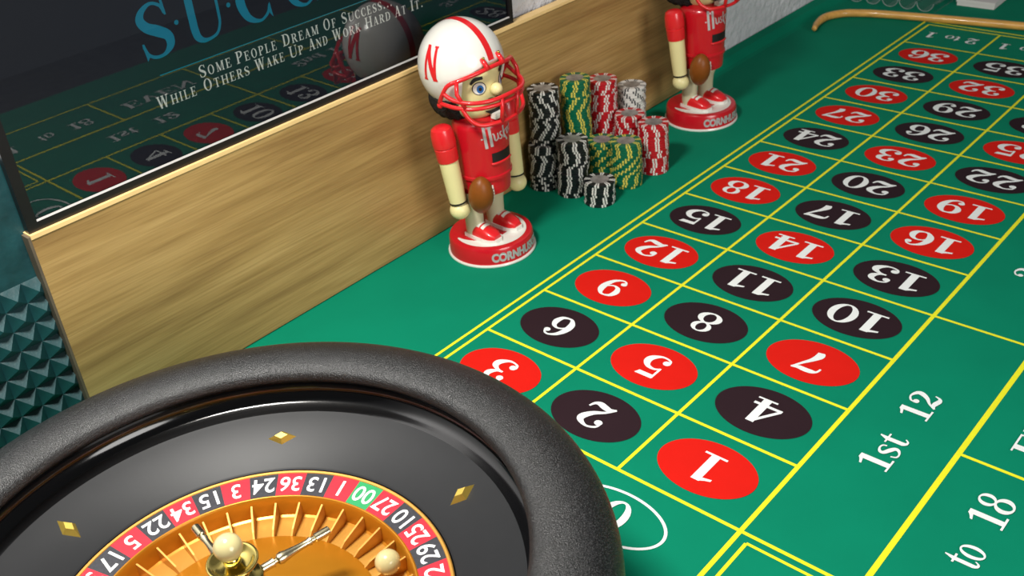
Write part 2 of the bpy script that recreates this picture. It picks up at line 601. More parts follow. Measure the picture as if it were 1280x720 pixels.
def sans2d(s, bold=0.0):
    """Built-in sans lettering -> (verts2d, faces, width, height) with cap height 1."""
    cu = bpy.data.curves.new('t', 'FONT')
    cu.body = s
    cu.size = 1.0
    cu.offset = bold
    cu.resolution_u = 4
    o = bpy.data.objects.new('t', cu)
    COL.objects.link(o)
    dg = bpy.context.evaluated_depsgraph_get()
    me = bpy.data.meshes.new_from_object(o.evaluated_get(dg))
    v = [(p.co.x, p.co.y) for p in me.vertices]
    f = [tuple(p.vertices) for p in me.polygons]
    bpy.data.objects.remove(o)
    bpy.data.curves.remove(cu)
    bpy.data.meshes.remove(me)
    x0, x1 = min(a for a, b in v), max(a for a, b in v)
    y0, y1 = min(b for a, b in v), max(b for a, b in v)
    h = y1 - y0
    v = [((a - x0) / h, (b - y0) / h) for a, b in v]
    return v, f, (x1 - x0) / h


# ================================================================== SETTING
BROT = 0.009


def yb(x):
    return 1.585 + BROT * x


FLOOR = -6.6
structure(MB().box(-22, 30, -26, 14, FLOOR - .3, FLOOR).build('floor', 'floor_mat'))
structure(MB().box(-22, 30, yb(0) + .17, yb(0) + .9, FLOOR, 14.5).build('wall_back', 'plaster', rot=(0, 0, BROT)), 'white textured plaster wall behind the table')

# ------------------------------------------------------------------ table with printed felt
TX0, TX1, TY0 = -6.2, 13.6, -5.55
table = tag(empty('gaming_table', (3.7, -3.3, FLOOR)), 'table covered in green roulette felt with printed numbers', 'table')
OFF = (-3.7, 3.3, -FLOOR)
m = MB()
def yw(x):
    return yb(x) + .16


lip = [(1.50, 0.0), (1.56, .012), (1.62, .045), (1.68, .075), (None, .09)]
XS = 6.45
m.add([(TX0, TY0 - .04, -.25), (TX1, TY0 - .04, -.25), (TX1, TY0, 0), (TX0, TY0, 0)], [(0, 1, 2, 3)])
m.add([(TX0, TY0, 0), (TX1, TY0, 0), (TX1, 1.5, 0), (XS, 1.5, 0), (XS, yw(XS), 0), (TX0, yw(TX0), 0)], [(0, 1, 2, 3, 4, 5)])
for k in range(4):
    (ya, za), (y2, zb) = lip[k], lip[k + 1]
    m.add([(XS, ya, za), (TX1, ya, za), (TX1, y2 or yw(TX1), zb), (XS, y2 or yw(XS), zb)], [(0, 1, 2, 3)])
felt = m.build('felt', 'felt', table, loc=OFF)
MB().box(TX0 + .02, TX1 - .02, TY0 + .02, 1.66, -.4, -.01).build('tabletop', 'table_side', table, loc=OFF)
for lx in (TX0 + .6, TX1 - .6):
    for ly in (TY0 + .6, 1.0):
        MB().box(lx - .3, lx + .3, ly - .3, ly + .3, FLOOR, -.4).build('leg', 'table_side', table, loc=OFF)

RP = 0.78209
Z1, Z2, Z3 = .0018, .0036, .0052


def line_part(x0, x1, y0, y1, z=Z1):
    MB().add([(x0, y0, z), (x1, y0, z), (x1, y1, z), (x0, y1, z)], [(0, 1, 2, 3)]).build('layout_line', 'print_yellow', felt)


LW = .014
XE = 10.22
for c in range(3):
    line_part(0, XE, -c - LW, -c + LW, Z1 + .0002 * c)
line_part(-3.6, XE, -3.013 - .017, -3.013 + .017)
line_part(-3.6, XE + .12, .095 - LW, .095 + LW)
line_part(XE + .10, XE + .13, -4.81, .11)
line_part(-.42, XE, -3.842 - .02, -3.842 + .02)
line_part(-1.6, XE, -4.815, -4.785)
for r in range(0, 13):
    line_part(r * RP - LW, r * RP + LW, -3.013, 0 if r else 0, Z1 + .0008)
line_part(XE - LW, XE + LW, -3.013, 0, Z1 + .0008)
for k in (1, 2, 3):
    line_part(4 * k * RP - LW, 4 * k * RP + LW, -3.842, -3.013, Z1 + .0008)
for k in range(1, 6):
    line_part(2 * k * RP - LW, 2 * k * RP + LW, -4.80, -3.842, Z1 + .0008)
line_part(-.014, .014, -4.8, -3.013, Z1 + .0008)
line_part(-1.6, -.075, -3.10 - .013, -3.10 + .013)
line_part(-.085, -.062, -4.8, -3.10, Z1 + .0008)
line_part(-1.6, 0, -1.513, -1.487, Z1 + .0012)
line_part(-1.6, -1.57, -3.013, 0, Z1 + .0012)

RED = {1, 3, 5, 7, 9, 12, 14, 16, 18, 19, 21, 23, 25, 27, 30, 32, 34, 36}


def disc(rx, ry, n=56):
    return [(rx * cos(2 * pi * i / n), ry * sin(2 * pi * i / n), 0) for i in range(n)]


me_red = mesh('red_oval', disc(.278, .385), [tuple(range(56))], 'print_red')
me_blk = mesh('black_oval', disc(.278, .385), [tuple(range(56))], 'print_black')


def num_mesh(s, size, wscale=1.0, track=0.0):
    v, f, wd = text2d(s, size, track)
    # reading along +Y, tops towards -X
    vv = [(-(b - size / 2), (a - wd / 2) * wscale, i * 5e-6) for i, (a, b) in enumerate(v)]
    return mesh('number', vv, f, 'print_white')


for i in range(1, 37):
    r = (i - 1) // 3
    c = 2 - (i - 1) % 3
    cx, cy = (r + .5) * RP, -(c + .5) - (.006 if c == 2 else 0)
    obj('red_oval' if i in RED else 'black_oval', me_red if i in RED else me_blk, felt, (cx, cy, Z2))
    obj('number', num_mesh(str(i), .305, 1.12 if i < 10 else 1.17, .0), felt, (cx, cy, Z3))
for c in range(3):
    cx, cy = (12 * RP + XE) / 2, -(c + .5)
    obj('payout_text', num_mesh('2', .22), felt, (cx, cy - .27, Z3))
    obj('payout_text', num_mesh('to', .20), felt, (cx, cy, Z3))
    obj('payout_text', num_mesh('1', .22), felt, (cx, cy + .30, Z3))
# zero and double zero
for s, cy in (('0', -2.25), ('00', -.75)):
    v, f = [], []
    n = 64
    for k in range(n):
        a = 2 * pi * k / n
        v += [(.245 * cos(a), .42 * sin(a), 0), (.222 * cos(a), .397 * sin(a), 0)]
    for k in range(n):
        j = (k + 1) % n
        f.append((2 * k, 2 * j, 2 * j + 1, 2 * k + 1))
    obj('zero_outline', mesh('zero_outline', v, f, 'print_white'), felt, (-.395, cy, Z2))
    obj('number', num_mesh(s, .31), felt, (-.395, cy, Z3))


def side_text(s, size, x0, x1, ybase):
    v, f, wd = text2d(s, size)
    k = (x1 - x0) / wd
    obj('bet_text', mesh('bet_text', [(x0 + a * k, ybase + b, i * 5e-6) for i, (a, b) in enumerate(v)], f, 'print_white'), felt, (0, 0, Z3))


for k, (a, b) in enumerate((('1st', '12'), ('2nd', '12'), ('3rd', '12'))):
    dx = k * 4 * RP - (.07 if k else 0)
    side_text(a, .225, 1.06 + dx, (1.49 if k == 0 else 1.62) + dx, -3.525)
    side_text(b, .225, 1.74 + dx, 2.10 + dx, -3.525)
side_text('1', .235, .10, .27, -4.345)
side_text('to', .235, .555, .775, -4.345)
side_text('18', .235, .975, 1.315, -4.345)
side_text('EVEN', .235, 1.80, 2.92, -4.345)

# ------------------------------------------------------------------ wooden board, poster, studded panel
BX0, BX1, BZ = -2.12, 6.3, 1.80
board = tag(empty('wooden_board', (2.0, yb(2.0), 0), (0, 0, BROT)), 'long oak laminate board standing on edge along the white wall', 'board')
bo = (-2.0, 0, 0)
MB().box(BX0 + .02, BX1, 0, .10, .012, BZ - .02).build('panel', 'oak', board, loc=bo)
MB().box(BX0 + .02, BX1, -.006, .105, BZ - .02, BZ + .012).build('top_edge', 'board_edge', board, loc=bo)
MB().box(BX0, BX0 + .02, .004, .10, .012, BZ).build('end_edge', 'board_end', board, loc=bo)
MB().box(BX0 + .1, BX1 - .1, .03, .09, .001, .012).build('gap_shade_strip', 'gap_black', board, loc=bo)  # black strip standing in for the shadow gap under the board

FX0, FX1, FZ0, FZ1 = -2.09, 3.205, BZ + .012, 5.35
frame = tag(empty('framed_poster', (.58, yb(.58) + .038, FZ0), (radians(0.8), 0, BROT)), 'black framed success poster resting on the wooden board', 'poster')
po = (-.58, 0, -FZ0)
fwid, fd = .068, .05
MB().box(FX0, FX1, -.012, fd, FZ0, FZ0 + fwid).build('frame_rail', 'frame_black', frame, loc=po)
MB().box(FX0, FX1, -.012, fd, FZ1 - fwid, FZ1).build('frame_rail', 'frame_black', frame, loc=po)
MB().box(FX0, FX0 + .08, -.012, fd, FZ0 + fwid, FZ1 - fwid).build('frame_stile', 'frame_black', frame, loc=po)
MB().box(FX1 - .05, FX1, -.012, fd, FZ0 + fwid, FZ1 - fwid).build('frame_stile', 'frame_black', frame, loc=po)
MB().add([(FX0 + .075, -.012, FZ0 + fwid), (FX1 - .05, -.012, FZ0 + fwid), (FX1 - .05, .006, FZ0 + fwid + .010), (FX0 + .075, .006, FZ0 + fwid + .010)], [(0, 1, 2, 3)]).build('inner_bevel', 'bevel_highlight', frame, loc=po)
print_ = MB().box(FX0 + .08, FX1 - .05, .03, .045, FZ0 + fwid, FZ1 - fwid).build('print', 'poster_navy', frame, loc=po)
MB().add([(FX0 + .08, .012, FZ0 + fwid), (FX1 - .05, .012, FZ0 + fwid), (FX1 - .05, .012, FZ1 - fwid), (FX0 + .08, .012, FZ1 - fwid)], [(0, 1, 2, 3)]).build('glass', 'glass_pane', frame, loc=po)


def poster_text(v, f, m_, name):
    obj(name, mesh(name, [(a, .027 - i * 5e-6, b) for i, (a, b) in enumerate(v)], f, m_), print_)


for i, ch in enumerate('SUCCESS'):
    v, f, wd = text2d(ch, .415)
    cxl = [-.715, -.285, .185, .655, 1.12, 1.58, 2.04][i]
    k = {'S': 1.06, 'U': .95, 'C': 1.08, 'E': 1.0}[ch]
    poster_text([(cxl + (a - wd / 2) * k, 2.685 + b) for a, b in v], f, 'poster_teal', 'poster_letter')
    if i < 6:
        g = Glyph(0).ball([-.528, -.053, .42, .89, 1.345, 1.81][i], 2.897, .019)
        poster_text(g.v, g.f, 'poster_teal', 'poster_dot')
g = Glyph(0).rect(-.77, 2.0, 2.552, 2.560)
poster_text(g.v, g.f, 'poster_teal', 'poster_rule')
L1 = [('Some', -.443, -.14), ('People', -.09, .315), ('Dream', .38, .765), ('Of', .823, .965), ('Success...', 1.028, 1.625)]
L2 = [('While', -.852, -.50), ('Others', -.431, .01), ('Wake', .073, .37), ('Up', .427, .575), ('And', .637, .845), ('Work', .903, 1.225), ('Hard', 1.284, 1.59), ('At', 1.647, 1.79), ('It.', 1.849, 2.01)]
for line, zb in ((L1, 2.425), (L2, 2.308)):
    for s, xa, xb in line:
        v, f, wd = text2d(s, .098, .014, .78)
        k = (xb - xa) / wd
        poster_text([(xa + a * k, zb + b) for a, b in v], f, 'poster_white', 'poster_word')

# teal panel with pyramid studs
panel = tag(empty('studded_panel', (-2.9, yb(-2.9) + .107, 0), (0, 0, BROT)), 'dark teal panel with pyramid studs beside the board end', 'panel')
pl = (2.9, 0, 0)
PXR, PXL, PZT, PIT = -2.0, -3.72, 2.36, .169
g2 = []
rr = .11
for k in range(7):
    a = pi / 2 * k / 6
    g2.append((PXR - rr + rr * cos(a), PZT - rr + rr * sin(a)))
for k in range(7):
    a = pi / 2 + pi / 2 * k / 6
    g2.append((PXL + rr + rr * cos(a), PZT - rr + rr * sin(a)))
g2 += [(PXL, 0), (PXR, 0)]
n = len(g2)
v = [(x, 0, z) for x, z in g2] + [(x, .05, z) for x, z in g2]
f = [tuple(range(n))[::1], tuple(range(2 * n - 1, n - 1, -1))] + [(i, i + n, (i + 1) % n + n, (i + 1) % n) for i in range(n)]
obj('backing', mesh('backing', v, f, 'teal_panel'), panel, pl)
h = PIT / 2
stud = mesh('pyramid_stud', [(-h, 0, -h), (h, 0, -h), (h, 0, h), (-h, 0, h), (0, -.075, 0)], [(0, 1, 4), (1, 2, 4), (2, 3, 4), (3, 0, 4)], 'teal_panel')
for r in range(8):
    for c in range(9):
        obj('pyramid_stud', stud, panel, (2.9 - 2.077 - h - (c - 0) * PIT, 0, 1.45 - h - r * PIT))

# ------------------------------------------------------------------ roulette wheel
WS, WZ = .866, .684          # wheel size factor and height of its underside on the pedestal
WC = (-2.871, -1.814, WZ)
KS[0] = WS
wheel = tag(empty('roulette_wheel', WC), 'black roulette wheel with gold rotor in front of the board', 'roulette wheel')
MB().lathe(spline([(1.76, .77), (1.715, .785), (1.697, .82), (1.72, .872), (1.79, .905), (1.90, .915), (2.00, .90), (2.09, .865), (2.17, .80), (2.215, .72), (2.22, .64), (2.18, .56), (2.12, .52)], 5), 160).build('rim', 'rim_black', wheel, True)
MB().lathe(spline([(2.13, .525), (2.10, .35), (2.0, .16), (1.85, .03), (1.70, .0)], 4) + [(0.9, 0), (.8, -.1), (.8, -.6), (1.2, -.74), (1.3, -WZ / WS + .002), (.001, -WZ / WS + .002)], 96).build('bowl', 'track_black', wheel, True, 40)
MB().lathe(spline([(1.758, .775), (1.79, .72), (1.79, .65), (1.75, .59), (1.667, .552)], 5), 160).build('ball_track', 'track_black', wheel, True)
MB().lathe([(1.669, .553), (1.640, .541), (1.26, .392), (1.245, .380), (1.243, .33)], 160).build('stator', 'stator_grey', wheel, True, 30)
MB().lathe([(1.25, .33), (1.22, .33)], 120).build('gap', 'gap_black', wheel, True)
gold = 'gold_plastic'
rotor = MB().lathe([(1.234, .34), (1.234, .382), (1.226, .388), (1.212, .384), (1.210, .378)], 160).build('outer_trim', 'gold_edge', wheel, True, 40)
N38 = [0, 28, 9, 26, 30, 11, 7, 20, 32, 17, 5, 22, 34, 15, 3, 24, 36, 13, 1, '00', 27, 10, 25, 29, 12, 8, 19, 31, 18, 6, 21, 33, 16, 4, 23, 35, 14, 2]
A36 = radians(39.3)
I36 = N38.index(36)
STEP = 2 * pi / 38
RO, RI, ZO, ZI = 1.210, 1.022, .378, .352
for i, nm in enumerate(N38):
    a = A36 - (i - I36) * STEP
    v, f = [], []
    for k in range(5):
        t = -STEP / 2 + STEP * k / 4
        v += [(RO * cos(t), RO * sin(t), ZO), (RI * cos(t), RI * sin(t), ZI)]
    f = [(2 * k, 2 * k + 2, 2 * k + 3, 2 * k + 1) for k in range(4)]
    colr = 'ring_green' if nm in (0, '00') else 'ring_red' if nm in RED else 'ring_black'
    tile = obj('number_tile', mesh('number_tile', v, f, colr), wheel, (0, 0, 0), (0, 0, a))
    v2, f2, wd = sans2d(str(nm), .012)
    H = .125
    rm = (RO + RI) / 2
    vv = []
    for x, y in v2:
        ta = (x - wd / 2) * H * .92
        ra = rm - (y - .5) * H
        vv.append((ra, ta, ZI + (ZO - ZI) * (ra - RI) / (RO - RI) + .003))
    obj('number', mesh('number', vv, f2, 'ring_white'), tile)
MB().lathe(spline([(1.024, .350), (1.016, .360), (1.006, .360), (.998, .345)], 4) + [(.985, .21), (.965, .200)], 160).build('pocket_wall', gold, wheel, True, 40)
MB().lathe([(.985, .202), (.76, .202)], 114).build('pocket_floor', 'gold_edge', wheel, True)
MB().lathe([(.772, .195), (.768, .228), (.755, .236), (.5, .330), (.2, .43), (.13, .455), (.10, .47)], 120).build('cone', gold, wheel, True, 40)
fr_v = [(.76, -.006, .2), (.99, -.006, .2), (.99, -.006, .318), (.80, -.006, .262), (.76, -.006, .235), (.76, .006, .2), (.99, .006, .2), (.99, .006, .318), (.80, .006, .262), (.76, .006, .235)]
fr_f = [(0, 1, 2, 3, 4), (9, 8, 7, 6, 5)] + [(i, i + 5, (i + 1) % 5 + 5, (i + 1) % 5) for i in range(5)]
fret = mesh('fret', fr_v, fr_f, 'gold_edge')
for i in range(38):
    obj('fret', fret, wheel, (0, 0, 0), (0, 0, A36 + (i + .5) * STEP))
turret = MB().lathe(spline([(.19, .43), (.175, .49), (.12, .525), (.095, .56), (.10, .59), (.145, .605), (.15, .64), (.145, .675), (.095, .69), (.075, .72), (.09, .755), (.125, .785), (.148, .81), (.146, .822), (.128, .82), (.105, .80), (.07, .788), (.001, .786)], 3), 48).build('turret', 'brass', wheel, True)
MB().sphere((0, 0, .825), .052).build('turret_bead', 'brass', turret, True)
MB().sphere((0, 0, .925), .083, n=32, m=20).build('turret_knob', 'ivory', turret, True)
arm_prof = [(.085, .024), (.13, .026), (.20, .026), (.225, .030), (.23, .018), (.245, .018), (.255, .032), (.28, .038), (.31, .031), (.40, .022), (.45, .021), (.475, .027), (.48, .020), (.50, .020), (.505, .029), (.58, .029), (.60, .028), (.605, .022)]
am = MB().tube([(r, 0, 0) for r, q in arm_prof], [q for r, q in arm_prof], 16)
arm_me = mesh('turret_arm', am.v, am.f, 'chrome', None, True, 40)
for k in range(4):
    obj('turret_arm', arm_me, wheel, (0, 0, .64), (0, 0, radians(-9.5) + k * pi / 2))
dv = [(-.105, 0, 0), (0, -.055, 0), (.105, 0, 0), (0, .055, 0), (-.045, 0, .042), (0, -.026, .042), (.045, 0, .042), (0, .026, .042)]
df = [(4, 5, 6, 7)] + [(i, (i + 1) % 4, (i + 1) % 4 + 4, i + 4) for i in range(4)]
dmd = mesh('deflector', dv, df, 'deflector_gold')
slope = atan2(.541 - .392, 1.64 - 1.26)
for k in range(6):
    a = 1.812 - k * pi / 3
    o = obj('deflector', dmd, wheel)
    rz = Matrix.Rotation(a, 4, 'Z') @ Matrix.Translation(Vector((1.48, 0, .392 + (1.48 - 1.26) * slope * 1.02)) * U * WS) @ Matrix.Rotation(-slope, 4, 'Y')
    if k % 2:
        rz = rz @ Matrix.Rotation(pi / 2, 4, 'Z')
    o.matrix_local = rz
KS[0] = 1.0
ba = radians(-19.5)
ball = MB().sphere((0, 0, .072), .072, n=32, m=20).build('roulette_ball', 'ivory', None, True, loc=(WC[0] + WS * .885 * cos(ba), WC[1] + WS * .885 * sin(ba), WZ + WS * .203))
tag(ball, 'ivory ball lying in a pocket of the roulette wheel', 'ball')


# ------------------------------------------------------------------ football player nutcracker
def cyl_map(rad, cy=0.0):
    """Flat (s, t) -> on a vertical cylinder, centred on the front (-Y)."""
    def fn(s, t):
        a = s / rad
        return (rad * sin(a), cy - rad * cos(a), t)
    return fn


def make_nutcracker():
    R = empty('nutcracker')
    base = MB().lathe([(.001, .02), (.425, .02), (.425, .03), (.418, .17), (.408, .188), (.39, .193), (.001, .193)], 64).build('base', 'toy_red', R, True, 30)
    MB().lathe([(.001, 0), (.437, 0), (.442, .012), (.437, .026), (.001, .026)], 64).build('base_flange', 'toy_white', base, True, 40)
    # white crescent on the top
    v, f = [], []
    n = 40
    for i in range(n + 1):
        a = radians(-205 + 230 * i / n)
        ro = .355
        x, y = ro * cos(a), ro * sin(a)
        d = .30 - .0
        aa = atan2(y - .13, x)
        xi, yi = .305 * cos(aa), .13 + .305 * sin(aa)
        if (xi * xi + yi * yi) > ro * ro:
            xi, yi = x, y
        v += [(x, y, .1955), (xi, yi, .1955)]
    for i in range(n):
        f.append((2 * i, 2 * i + 2, 2 * i + 3, 2 * i + 1))
    obj('white_inset', mesh('white_inset', v, f, 'toy_white'), base)
    tv, tf, tw = sans2d('CORNHUSKERS', .055)
    hh, fn = .10, None
    k = .70 / (tw * hh)
    vv = []
    for x, y in tv:
        a = (x - tw / 2) * hh * k / .424
        rq = .4245
        vv.append((rq * sin(a), -rq * cos(a), .05 + y * hh))
    obj('base_lettering', mesh('base_lettering', vv, tf, 'toy_silver'), base)
    # shoes and legs
    for sx in (-1, 1):
        x0 = .15 * sx
        shoe = MB()
        prof = [(.12, .075, .06), (.06, .082, .09), (0, .085, .115), (-.06, .088, .115), (-.13, .09, .095), (-.19, .08, .07), (-.235, .05, .04)]
        n = 14
        vs, fs = [], []
        for (yy, hw, ht) in prof:
            for q in range(n):
                a = pi * q / (n - 1)
                vs.append((x0 + hw * cos(a), yy, .225 + max(.0, ht * max(0.0, sin(a)) ** .6)))
        for i in range(len(prof) - 1):
            for q in range(n - 1):
                fs.append((i * n + q, i * n + q + 1, (i + 1) * n + q + 1, (i + 1) * n + q))
        fs.append(tuple(range(n - 1, -1, -1)))
        fs.append(tuple((len(prof) - 1) * n + q for q in range(n)))
        shoe.add(vs, fs)
        so = shoe.build('shoe', 'toy_red_bright', R, True, 50)
        ol = [(-.085, .13), (-.098, 0), (-.102, -.12), (-.085, -.21), (-.04, -.255), (.04, -.255), (.085, -.21), (.102, -.12), (.098, 0), (.085, .13)]
        k = len(ol)
        v = [(x0 + a, b, .193) for a, b in ol] + [(x0 + a, b, .23) for a, b in ol]
        f = [tuple(range(k - 1, -1, -1)), tuple(range(k, 2 * k))] + [(i, (i + 1) % k, (i + 1) % k + k, i + k) for i in range(k)]
        obj('sole', mesh('sole', v, f, 'toy_white'), so)
        for ya, yb2 in ((-.015, -.05), (-.07, -.105)):
            v, f = [], []
            for q in range(8):
                a = radians(48 + 84 * q / 7)
                for yy in (ya, yb2):
                    t = max(0.0, min(1.0, (-yy) / .06)) if yy > -.06 else 1.0
                    ht = .115 if yy > -.06 else .115 - .02 * (-yy - .06) / .07
                    v.append((x0 + .0885 * cos(a), yy, .225 + ht * sin(a) ** .6 + .004))
            f = [(2 * q, 2 * q + 1, 2 * q + 3, 2 * q + 2) for q in range(7)]
            obj('lace_patch', mesh('lace_patch', v, f, 'toy_white'), so)
        MB().lathe(spline([(.088, .22), (.09, .32), (.092, .42), (.098, .50), (.118, .56), (.128, .60), (.13, .70)], 3), 24, (x0, .06, 0)).build('leg', 'toy_sock', R, True)
    # torso
    torso = MB().lathe([(.001, .68)] + spline([(.235, .68), (.245, .70), (.25, .84)], 3) + [(.268, .85), (.268, .875), (.256, .885)] + spline([(.257, .90), (.262, 1.1), (.268, 1.3), (.262, 1.38), (.22, 1.43), (.12, 1.45)], 4) + [(.001, 1.45)], 56).build('torso', 'toy_red', R, True, 35)
    fn = cyl_map(.264)
    m = MB()
    q = 10
    vs = [fn(-.125 + .25 * i / q, zz) for i in range(q + 1) for zz in (1.02, 1.12)]
    vs = [(x * .999, y * .999 - .0015, z) for x, y, z in vs]
    m.add(vs, [(2 * i, 2 * i + 2, 2 * i + 3, 2 * i + 1) for i in range(q)])
    m.build('chest_slot', 'toy_black', torso)
    m = MB()
    m.tube([fn(-.135 + .27 * i / q, 1.012) for i in range(q + 1)], .013, 8)
    m.build('slot_ledge', 'toy_red_bright', torso, True)
    gH = Glyph(0)
    gH.stroke([(.02, 1.02, .10), (.10, -.05, .11)], False).stroke([(.22, 1.0, .10), (.30, .0, .11)], False).stroke([(-.08, .40, .07), (.40, .58, .07)], False)
    for pts in ([(.40, .55, .06), (.43, .30, .07), (.50, .25, .06), (.56, .38, .05), (.55, .58, .05), (.58, .28, .06)],
                [(.74, .58, .05), (.66, .55, .06), (.68, .44, .06), (.75, .36, .06), (.70, .26, .06), (.62, .28, .05)],
                [(.82, .82, .07), (.86, .22, .07)], [(1.0, .60, .05), (.86, .44, .05), (1.02, .06, .09)],
                [(1.02, .42, .05), (1.12, .46, .05), (1.10, .60, .05), (1.03, .52, .06), (1.06, .34, .06), (1.16, .36, .05)],
                [(1.20, .62, .06), (1.23, .34, .06)], [(1.22, .54, .05), (1.30, .64, .06), (1.34, .58, .05)],
                [(1.48, .66, .05), (1.39, .64, .06), (1.42, .52, .06), (1.49, .44, .06), (1.43, .34, .06), (1.36, .37, .05)]):
        gH.stroke(pts)
    fn2 = cyl_map(.2705)
    obj('chest_lettering', mesh('chest_lettering', [fn2((a - .74) * .265, 1.19 + b * .21) for a, b in gH.v], gH.f, 'toy_silver'), torso)
    # arms
    for sx, sh, hd in ((-1, (-.41, .09, 1.34), (-.365, .02, .57)), (1, (.40, .03, 1.34), (.385, -.05, .57))):
        sh, hd = Vector(sh), Vector(hd)

        def at(t):
            return sh + (hd - sh) * t
        arm = MB()
        arm.tube([at(.30), at(.50), at(.70), at(.885)], [.092, .090, .086, .080], 20)
        ao = arm.build('arm', 'toy_skin', R, True, 40)
        s = MB()
        s.tube([at(-.125), at(-.115), at(-.09), at(-.03), at(.10), at(.135), at(.145), at(.155), at(.30), at(.325)], [.04, .07, .095, .108, .112, .108, .098, .106, .102, .098], 24)
        s.build('sleeve', 'toy_red_bright', ao, True, 35)
        hm = MB().sphere(tuple(hd), .098, .098, .092)
        hm.build('hand', 'toy_skin', ao, True)
        MB().tube([at(.875), at(.895)], .083, 20).build('wrist_groove', 'toy_black', ao, True, 40)
    # football tucked against the right hand
    fb = MB()
    ax0, ax1 = Vector((-.225, -.125, .52)), Vector((-.265, -.205, .93))
    ps, rs = [], []
    for i in range(17):
        t = i / 16
        u = 2 * t - 1
        ps.append(ax0.lerp(ax1, t))
        rs.append(max(.004, .122 * max(0.0, 1 - u * u) ** .62))
    fb.tube(ps, rs, 24)
    fo = fb.build('football', 'football', R, True)
    lm = MB()
    d = (ax1 - ax0).normalized()
    nv = Vector((.72, -.69, 0)).normalized()
    sd = d.cross(nv)
    for i in range(6):
        t = .30 + .4 * i / 5
        u = 2 * t - 1
        c = ax0.lerp(ax1, t) + nv * (.122 * (1 - u * u) ** .62 + .001)
        lm.tube([c - sd * .022, c + sd * .022], .006, 6)
    lm.tube([ax0.lerp(ax1, .28) + nv * .113, ax0.lerp(ax1, .5) + nv * .123, ax0.lerp(ax1, .72) + nv * .113], .005, 6)
    lm.build('football_lace', 'toy_white', fo)
    # head with face
    head = MB().lathe([(.001, 1.42)] + spline([(.16, 1.43), (.225, 1.50), (.245, 1.62), (.25, 1.80), (.24, 1.98)], 4) + [(.001, 2.0)], 40, (0, .03, 0)).build('head', 'toy_skin', R, True, 50)
    MB().sphere((0, -.255, 1.72), .058).build('nose', 'toy_skin', head, True)

    def face(s, t, off=.003, cr=.25):
        a = s / cr
        return ((cr + off) * sin(a), .03 - (cr + off) * cos(a), t)
    for sx in (-1, 1):
        ex = .15 * sx

        def ell(rx, rz, off, cx=ex, cz=1.755, n=20):
            return [face(cx + rx * cos(2 * pi * i / n), cz + rz * sin(2 * pi * i / n), off) for i in range(n)]
        eye = obj('eye', mesh('eye', ell(.066, .062, .003), [tuple(range(20))], 'toy_black'), head)
        obj('eye_white', mesh('eye_white', ell(.058, .054, .005), [tuple(range(20))], 'toy_white'), eye)
        obj('iris', mesh('iris', ell(.032, .038, .007, ex + .008, 1.748), [tuple(range(20))], 'toy_blue'), eye)
        obj('pupil', mesh('pupil', ell(.015, .018, .009, ex + .008, 1.748), [tuple(range(20))], 'toy_black'), eye)
        gb = Glyph(0).stroke([(-.075 * 1, 1.80, .02), (-.03, 1.842, .035), (.04, 1.85, .03)] if sx < 0 else [(.075, 1.80, .02), (.03, 1.842, .035), (-.04, 1.85, .03)])
        obj('eyebrow', mesh('eyebrow', [face(ex + a, b, .005) for a, b in gb.v], gb.f, 'toy_black'), head)
    gm = Glyph(0).stroke([(-.13, 1.60, .012), (-.06, 1.628, .035), (0, 1.622, .02), (.06, 1.628, .035), (.13, 1.60, .012)])
    obj('moustache', mesh('moustache', [face(a, b, .006) for a, b in gm.v], gm.f, 'toy_black'), head)
    gm = Glyph(0).stroke([(-.11, 1.53, .01), (-.06, 1.512, .035), (0, 1.508, .045), (.06, 1.512, .035), (.11, 1.53, .01)])
    obj('mouth', mesh('mouth', [face(a, b, .006) for a, b in gm.v], gm.f, 'toy_black'), head)
    MB().box(-.05, .05, -.262, -.20, 1.44, 1.495).build('jaw', 'toy_white', head)
    # helmet shell: a sphere-like shell with a face opening
    HC, hx, hy, hz = Vector((0, .165, 1.885)), .40, .40, .42
    na, ne = 96, 30

    def hp(az, el, k=1.0):   # az 0 = front (-Y)
        return (HC.x + k * hx * sin(az) * cos(el), HC.y - k * hy * cos(az) * cos(el), HC.z + k * hz * sin(el))

    def low_edge(azd):       # lower edge of the shell in degrees of elevation
        if azd < 44:
            return 11 - 15 * (azd / 44) ** 2
        if azd < 54:
            t = (azd - 44) / 10
            return -4 - 46 * t * t * (3 - 2 * t)
        if azd < 112:
            return -50 - 6 * sin(pi * (azd - 54) / 58)
        t = min(1, (azd - 112) / 14)
        return -50 + 14 * t
    hm = MB()
    vs, fs = [], []
    azs = []
    for i in range(na):
        azs.append(-180 + 360 * i / na)
    for a in azs:
        lo = low_edge(abs(a))
        for j in range(ne + 1):
            el = lo + (89.5 - lo) * j / ne
            vs.append(hp(radians(a), radians(el)))
    for i in range(na):
        i2 = (i + 1) % na
        for j in range(ne):
            fs.append((i * (ne + 1) + j, i2 * (ne + 1) + j, i2 * (ne + 1) + j + 1, i * (ne + 1) + j + 1))
    hm.add(vs, fs)
    helmet = hm.build('helmet', 'toy_white', R, True)
    md = helmet.modifiers.new('shell', 'SOLIDIFY')
    md.thickness = .022 * U
    md.offset = -1
    # stripe, side letter
    vs, fs = [], []
    for i in range(31):
        el = radians(14 + (180 - 14 + 30) * i / 30)
        for sgn in (-1, 1):
            p = Vector((HC.x + sgn * .036, HC.y - 1.006 * hy * cos(el), HC.z + 1.006 * hz * sin(el)))
            vs.append(tuple(p))
    for i in range(30):
        fs.append((2 * i, 2 * i + 1, 2 * i + 3, 2 * i + 2))
    obj('helmet_stripe', mesh('helmet_stripe', vs, fs, 'toy_red_bright', None, True), helmet)
